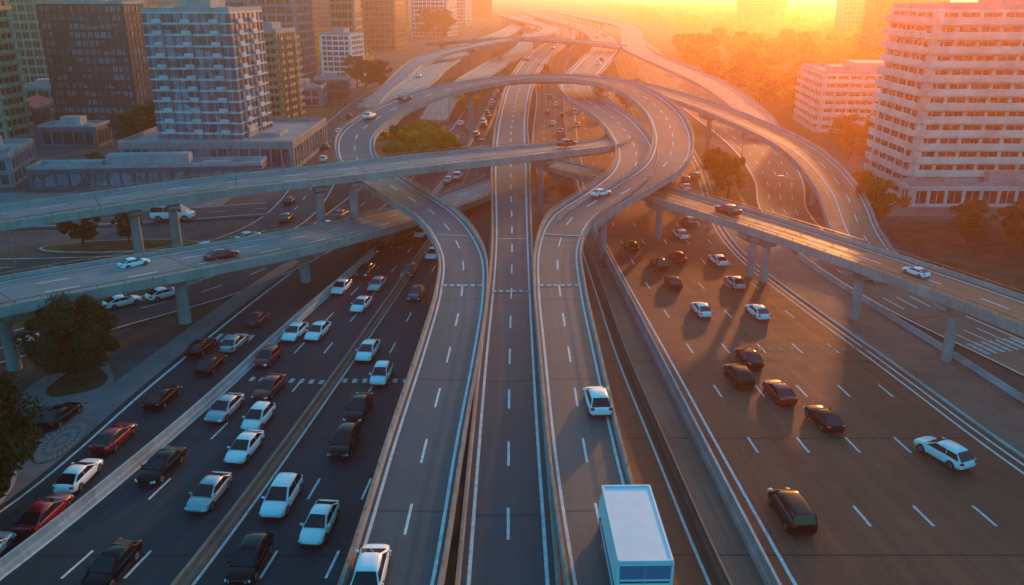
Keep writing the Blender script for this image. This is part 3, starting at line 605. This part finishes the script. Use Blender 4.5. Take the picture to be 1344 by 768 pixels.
for x,y,k,s in ((-80,180.6,3,1.2),(-76.9,187,3,1.3),(-84,184,1,1.3),(-50.2,294.3,1,1.5),(-45,294.3,1,1.5),(-54,300,3,1.3),(-57,107,1,.9),(-51.4,108.2,1,.8),(-61.4,629,1,3),(-50,640,1,3),(-75,150,1,.8)): tree(x,y,k,s,'green street tree among the city blocks','green city trees')
for x,y,k,s in ((35.4,134.7,4,1.15),(52,116,4,1.2),(35.9,143,4,1.0),(52.5,140.2,4,.9),(53,125.5,4,1.2),(61.3,108.2,1,1.1),(66,105,1,1.0),(70.3,176,4,1.3),(68,168,4,1.2),(74,172,4,1.4),(74,112,1,1.1),(36.8,151,4,.9),(80,117,1,1.1),(10.5,300,1,1.4),(5,320,1,1.5),(-14,240,1,1.2),(-12,232,2,1.1),(2,260,1,1.2),(24,255,1,1.2),(38,262,4,1.3),(33,245,4,1.1)): tree(x,y,k,s,'sunlit tree beside the road at sunset','sunlit roadside trees')
pts=[]
for i in range(1500):
    y=random.uniform(185,520); x=random.uniform(58+.03*(y-185),135+.25*(y-185))
    if 68<x<104 and 190<y<232: continue
    gx=np.interp(y,[185,242,343,540],[56,60,62,80]); 
    if x<gx+11+ (y-185)*.012: continue
    if all((x-a)**2+(y-b)**2>(7+.02*(y-185))**2 for a,b in pts): pts.append((x,y))
    if len(pts)>150: break
for x,y in pts: tree(x,y,random.choice([1,2,4,2]),random.uniform(1.1,1.6)+.001*(y-185),'tree in the wooded park lit by low sun','trees of the wooded park')
cs=[];rr=[]
for i in range(2600):
    y=random.uniform(480,1700); x=random.uniform(105+.04*y,260+.75*y); cs.append((x,y,random.uniform(2,7))); rr.append(random.uniform(3.5,7))
for i in range(900):
    y=random.uniform(420,1500); x=-random.uniform(55,120)-.25*y*random.random(); cs.append((x,y,random.uniform(1,5))); rr.append(random.uniform(2.5,5))
V=leaves(np.array(cs),np.array(rr),26,1.1); me=bpy.data.meshes.new('woodland'); me.from_pydata(V.tolist(),[],np.arange(len(V)).reshape(-1,4).tolist()); me.materials.append(M['leafy'])
newobj('woodland',me,kind='stuff',label='far-off hazy wood at the edge of the city')
# ------------------------------------------------------------ buildings
def winmat(name,c,rough=.12):
    m,nt,b=nmat(name); g=G(nt); pos=g.n('ShaderNodeNewGeometry').outputs['Position']
    vo=g.n('ShaderNodeTexVoronoi'); vo.inputs['Scale'].default_value=.45; g.l(pos,vo.inputs['Vector']); s=g.n('ShaderNodeSeparateColor'); g.l(vo.outputs['Color'],s.inputs[0])
    f=g.math('POWER',s.outputs[0],1.5); g.l(g.mix(f,tuple(x*.3 for x in c),tuple(min(.8,x*1.8) for x in c)),b.inputs['Base Color']); b.inputs['Roughness'].default_value=rough; b.inputs['Specular IOR Level'].default_value=.9; return m
M['wteal']=winmat('teal_window_glass',(.06,.17,.22)); M['wdark']=winmat('dark_window_glass',(.03,.03,.035)); M['wblue']=winmat('blue_window_glass',(.06,.14,.19))
def building(name,A,ang,w,d,h,floors,bx,by,wall,win,label,z0=0,cat='tower block',style='grid',frame=None,detail=True,roof=True,bal=None,sp=.12,pr_=.09,bp=.17):
    root=newobj(name,None,loc=(A[0],A[1],z0),rot=ang,label=label,cat=cat)
    frame=frame or wall
    mb=MB(); mb.box((w/2,d/2,h/2),(w/2,d/2,h/2),0); fh=h/floors
    faces=[((0,0),(1,0),(0,-1),w,bx),((w,0),(0,1),(1,0),d,by),((0,d),(0,-1),(-1,0),d,by)]
    wlist=[];blist=[]
    for (ox,oy),(ux,uy),(nx,ny),Lf,nb in faces:
        cw=Lf/nb
        for k in range(floors+1):
            zz=min(max(k*fh,.15),h-.1)
            cx=ox+ux*Lf/2+nx*.13; cy=oy+uy*Lf/2+ny*.13
            mb.box((cx,cy,zz),(abs(ux)*(Lf/2+.12)+abs(nx)*.13,abs(uy)*(Lf/2+.12)+abs(ny)*.13,fh*sp),1)
        for b in range(nb+1):
            hwid=cw*pr_
            if b in(0,nb): hwid=cw*.16
            sh=0 if 0<b<nb else (hwid*.9 if b==nb else -hwid*.9)
            px=ox+ux*(cw*b-sh)+nx*.10; py=oy+uy*(cw*b-sh)+ny*.10
            mb.box((px,py,h/2),(abs(ux)*hwid+abs(nx)*.105,abs(uy)*hwid+abs(ny)*.105,h/2),0)
        for f in range(floors):
            for b in range(nb):
                c=(ox+ux*cw*(b+.5)+nx*.03,oy+uy*cw*(b+.5)+ny*.03,(f+.5)*fh)
                wlist.append((c,(ux,uy),(nx,ny),cw*(.49-pr_),fh*(.47-sp)))
                if style=='balcony' and (bal=='all' or (bal=='few' and b%3==1) or (bal is None and (b%3!=1 or nb<=4))):
                    blist.append(((ox+ux*cw*(b+.5),oy+uy*cw*(b+.5),f*fh+.08),(ux,uy),(nx,ny),cw,fh))
    newobj('wall',mb.mesh('wall',[wall,frame]),root)
    main=(1,0) if A[0]<0 else (-1,0)
    def place(lst,name,maker,mats):
        lst.sort(key=lambda q:(q[2]!=(0,-1) and q[2]!=main,q[0][2]<0))
        cache={};st=MB(); nd=100 if detail else 0
        for i,(c,u,nrm,a_,b_) in enumerate(lst):
            k=(round(a_,3),round(b_,3))
            if k not in cache: m=maker(a_,b_); cache[k]=[m,None]
            rot=math.atan2(u[1],u[0])
            if i<nd:
                if cache[k][1] is None: cache[k][1]=cache[k][0].mesh(name,mats)
                newobj(name,cache[k][1],root,loc=c,rot=rot)
            else:
                m=cache[k][0]; cr,sr=math.cos(rot),math.sin(rot); n=len(st.v)
                st.v+=[(c[0]+x*cr-y*sr,c[1]+x*sr+y*cr,c[2]+z) for x,y,z in m.v]
                for f,mi in zip(m.f,m.m): st.f.append([q+n for q in f]); st.m.append(mi)
        if st.v: o=newobj(name,st.mesh(name,mats),root); o["kind"]='stuff'
    def mkwin(hw_,hh_):
        m=MB(); m.box((0,0,0),(hw_,.03,hh_),0); m.box((0,-.035,0),(hw_*.04,.02,hh_),1); m.box((0,-.035,hh_),(hw_*1.02,.03,.04),1); m.box((0,-.035,-hh_),(hw_*1.02,.05,.04),1); return m
    def mkbal(cw,fh_):
        m=MB(); o=.6 if bal!='few' else .4; e=.5 if bal=='all' else .46
        m.box((0,-o,0),(cw*e-.003,o,.09),0); m.box((0,-2*o+.05,fh_*bp+.06),(cw*e-.003,.05,fh_*bp),0)
        m.box((-cw*e+.05,-o,fh_*bp*.8+.06),(.04,o-.1,fh_*bp*.8),0); m.box((cw*e-.05,-o,fh_*bp*.8+.06),(.04,o-.1,fh_*bp*.8),0); return m
    place(wlist,'window',mkwin,[win,frame])
    if blist: place(blist,'balcony',mkbal,[frame])
    if roof:
        m=MB(); m.box((w/2,d/2,h+.03),(w/2-.1,d/2-.1,.03),0)
        for (cx,cy,sx,sy) in ((w/2,.0,w/2+.15,.15),(w/2,d,w/2+.15,.15),(0,d/2,.15,d/2-.16),(w,d/2,.15,d/2-.16)): m.box((cx,cy,h+.35),(sx,sy,.45),0)
        m.box((w*.5,d*.5,h+1.1),(w*.18,d*.22,1.1),0); m.box((w*.22,d*.6,h+.5),(w*.07,d*.12,.5),0); m.box((w*.8,d*.4,h+.4),(w*.06,d*.1,.4),0)
        newobj('roof',m.mesh('roof',[M['conc']]),root)
    return root
wl_dark=concrete('charcoal_cladding',(.022,.042,.058)); wl_tan=concrete('tan_facade',(.46,.31,.21)); wl_grey=concrete('grey_facade',(.20,.27,.3)); wl_blue=concrete('blue_grey_facade',(.06,.115,.15)); wl_brown=concrete('brown_facade',(.30,.17,.11)); wl_white=concrete('white_facade',(.78,.76,.74),False); wl_sunset=concrete('sunset_tinted_white_facade',(.78,.60,.52),False); wl_pale=concrete('pale_balcony_concrete',(.50,.58,.62),False); wl_red=simple('red_roof',(.45,.04,.025),.7,0,.2,1)  # warm white is a white facade with the orange sunset wash in its colour
building('tower_block',(-68.5,163.6),-.09,16.5,16,28.3,14,9,7,wl_blue,M['wteal'],'blue grey glazed apartment tower on a low podium',style='balcony',frame=wl_pale,bal='few',sp=.07,pr_=.05)
building('tower_block',(-111,207),-.11,21,9,29,15,13,5,wl_dark,M['wblue'],'dark charcoal office tower with a grid of windows')
building('tower_block',(-130,192),-.1,16,8,42,18,8,4,wl_tan,M['wdark'],'tan high-rise with sunlit side facade',style='balcony')
building('tower_block',(-63.8,213.1),-.15,6.6,12,22.5,12,4,7,wl_tan,M['wdark'],'narrow tan apartment block beside the podium',style='balcony')
building('podium_building',(-73,156),0,32,30,5,1,16,12,wl_grey,M['wblue'],'low flat-roofed podium building with glazed front',cat='building')
building('parking_building',(-82,140.5),.1,38.5,6,3.2,1,18,3,wl_blue,M['wteal'],'long low dark roadside building',cat='building',roof=True)
building('low_building',(-97.6,140.2),.26,11.5,16,5,2,6,6,wl_grey,M['wblue'],'low grey office building beside the street',cat='building')
building('apartment_building',(-66.7,304.1),-.2,11,12,17.5,10,5,5,wl_white,M['wdark'],'pale mid-rise apartment block in the haze',detail=False)
building('tower_block',(62.9,130.5),0,36,15.5,28.8,14,11,5,wl_sunset,M['wdark'],'pale high-rise with many rows of balconies',z0=.5,style='balcony',bal='all',bp=.24)
building('podium_building',(61.5,126.8),0,38,3.2,3,1,14,2,wl_sunset,M['wdark'],'low sunset tinted podium in front of the pale tower',z0=.5,cat='building')
building('apartment_building',(73.5,203),-.1,27,22,13.5,7,9,8,wl_sunset,M['wdark'],'pale mid-rise block with banded balconies',style='balcony',bal='all',bp=.22)
far=[(-69.8,337.3,9.5,14,34),(-93.9,314.4,17,20,42),(-83.7,498.2,18,25,42),(-74.8,651.2,28,30,40),(-179,314.4,12,14,40),(-164.6,343.5,20,18,38),(165,400,30,25,40),(-215,330,22,20,36),(-138,300,12,14,44),(-118,360,16,16,50),(-128,470,20,20,52),(-165,500,24,20,48),(-110,560,20,20,55),(-150,640,26,22,55),(-205,560,26,22,50),(-250,520,26,22,46),(-108,720,24,24,60),(-160,820,30,24,66),(-220,760,30,24,58),(-70,860,26,24,50),(-95,980,30,24,60),(-290,700,30,26,55),(-55,1100,30,24,48),(-140,1150,34,26,66),(200,470,30,26,44),(240,640,36,28,40),(260,1000,50,24,34),(340,850,44,26,48)]
for i,(x,y,w,d,h) in enumerate(far):
    wl=[wl_tan,wl_grey,wl_brown,wl_white][i%4]; fl=int(h/3); building('tower_block',(x,y),random.uniform(-.2,.1),w,d,h,fl,max(4,int(w/3)),max(4,int(d/3.2)),wl,M['wdark'],['tan','grey','brown','pale'][i%4]+' high-rise tower rising through distant haze',detail=False)
for i,(x,y,w,d,h,r) in enumerate([(-128,212,9,16,4,1),(-116,214,8,7,3.5,1),(-102,182,12,7,4,0),(-140,240,16,12,6,0),(-105,250,18,10,6,1),(-70,250,14,12,5,0),(-60,262,10,10,6,0),(-95,270,16,10,7,0),(-125,280,18,12,7,1),(-80,230,10,8,5,0)]):
    b=building('low_building',(x,y),random.uniform(-.2,.2),w,d,h,1 if h<5 else 2,5,4,wl_grey if i%2 else wl_blue,M['wdark'],('low building with a red roof' if r else 'low flat-roofed building')+' between city blocks',cat='building',detail=False,roof=not r)
    if r:
        m=MB(); m.add([(-.4,-.4,h),(w+.4,-.4,h),(w+.4,d+.4,h),(-.4,d+.4,h),(w/2,1,h+2),(w/2,d-1,h+2)],[(0,1,4),(1,2,5,4),(2,3,5),(3,0,4,5)]); newobj('roof',m.mesh('roof',[wl_red]),b)
# ------------------------------------------------------------ street lamps
lm=MB(); lm.cyl((0,0,0),(0,0,8),.10,.06,8); lm.cyl((0,0,7.9),(1.8,0,8.4),.05,.04,6); 
lpole=lm.mesh('pole',[M['steel']]); lm=MB(); lm.box((2.1,0,8.4),(.4,.13,.06)); lhead=lm.mesh('lamp_head',[M['steel']])
for x,y,r in ((-63,146,0),(-47,150,.2),(38.5,112,3.1),(50.5,52,3.1),(-58,93,-1),(44,160,3),(48.5,200,3),(-16,215,0),(-46.8,225,0)):
    L_=newobj('street_lamp',None,loc=(x,y,0),rot=r,label='slim grey street lamp at the roadside',cat='street lamp',group='roadside street lamps'); newobj('pole',lpole,L_); newobj('lamp_head',lhead,L_)
# ------------------------------------------------------------ haze, light, sky, camera
mb=MB(); mb.box((0,1700,39),(2600,2000,41)); hz=newobj('sky_haze',mb.mesh('sky_haze',[]),kind='structure')
m=bpy.data.materials.new('haze_volume'); m.use_nodes=True; nt=m.node_tree; nt.nodes.clear(); o=nt.nodes.new('ShaderNodeOutputMaterial'); v=nt.nodes.new('ShaderNodeVolumeScatter')
v.inputs['Color'].default_value=(1,.47,.25,1); v.inputs['Density'].default_value=.00125; v.inputs['Anisotropy'].default_value=.78; nt.links.new(v.outputs[0],o.inputs['Volume']); hz.data.materials.append(m)
EL=math.radians(9.5); AZ=math.radians(23)
sd=Vector((math.sin(AZ)*math.cos(EL),math.cos(AZ)*math.cos(EL),math.sin(EL)))
sl=bpy.data.lights.new('sun','SUN'); sl.energy=5; sl.angle=math.radians(1.5); sl.color=(1,.29,.075); so=bpy.data.objects.new('sun',sl); so.rotation_euler=sd.to_track_quat('Z','Y').to_euler(); link(so)
w=bpy.data.worlds.new('World'); scene.world=w; w.use_nodes=True; nt=w.node_tree; sky=nt.nodes.new('ShaderNodeTexSky'); sky.sky_type='NISHITA'; sky.sun_disc=False; sky.sun_elevation=EL; sky.sun_rotation=AZ; sky.dust_density=2.0
g=G(nt); tc=g.n('ShaderNodeTexCoord').outputs['Generated']; dt=g.n('ShaderNodeVectorMath',operation='DOT_PRODUCT'); g.l(tc,dt.inputs[0]); dt.inputs[1].default_value=sd
f=g.ramp(dt.outputs['Value'],.84,.985); tint=g.mix(f,(.28,1.85,2.35),(1.15,.38,.085))
g.l(g.mix(1.0,sky.outputs[0],tint,'MULTIPLY'),nt.nodes['Background'].inputs[0]); nt.nodes['Background'].inputs[1].default_value=.15
cd=bpy.data.cameras.new('camera'); co=bpy.data.objects.new('camera',cd); link(co); co.location=(0,0,32); co.rotation_euler=(math.radians(90)-math.atan(396/1100),0,0); cd.sensor_width=36; cd.lens=36*1100/1344; cd.clip_end=9000; cd.clip_start=.5
scene.camera=co
scene.view_settings.view_transform='Standard'; scene.view_settings.look='None'; scene.view_settings.exposure=0
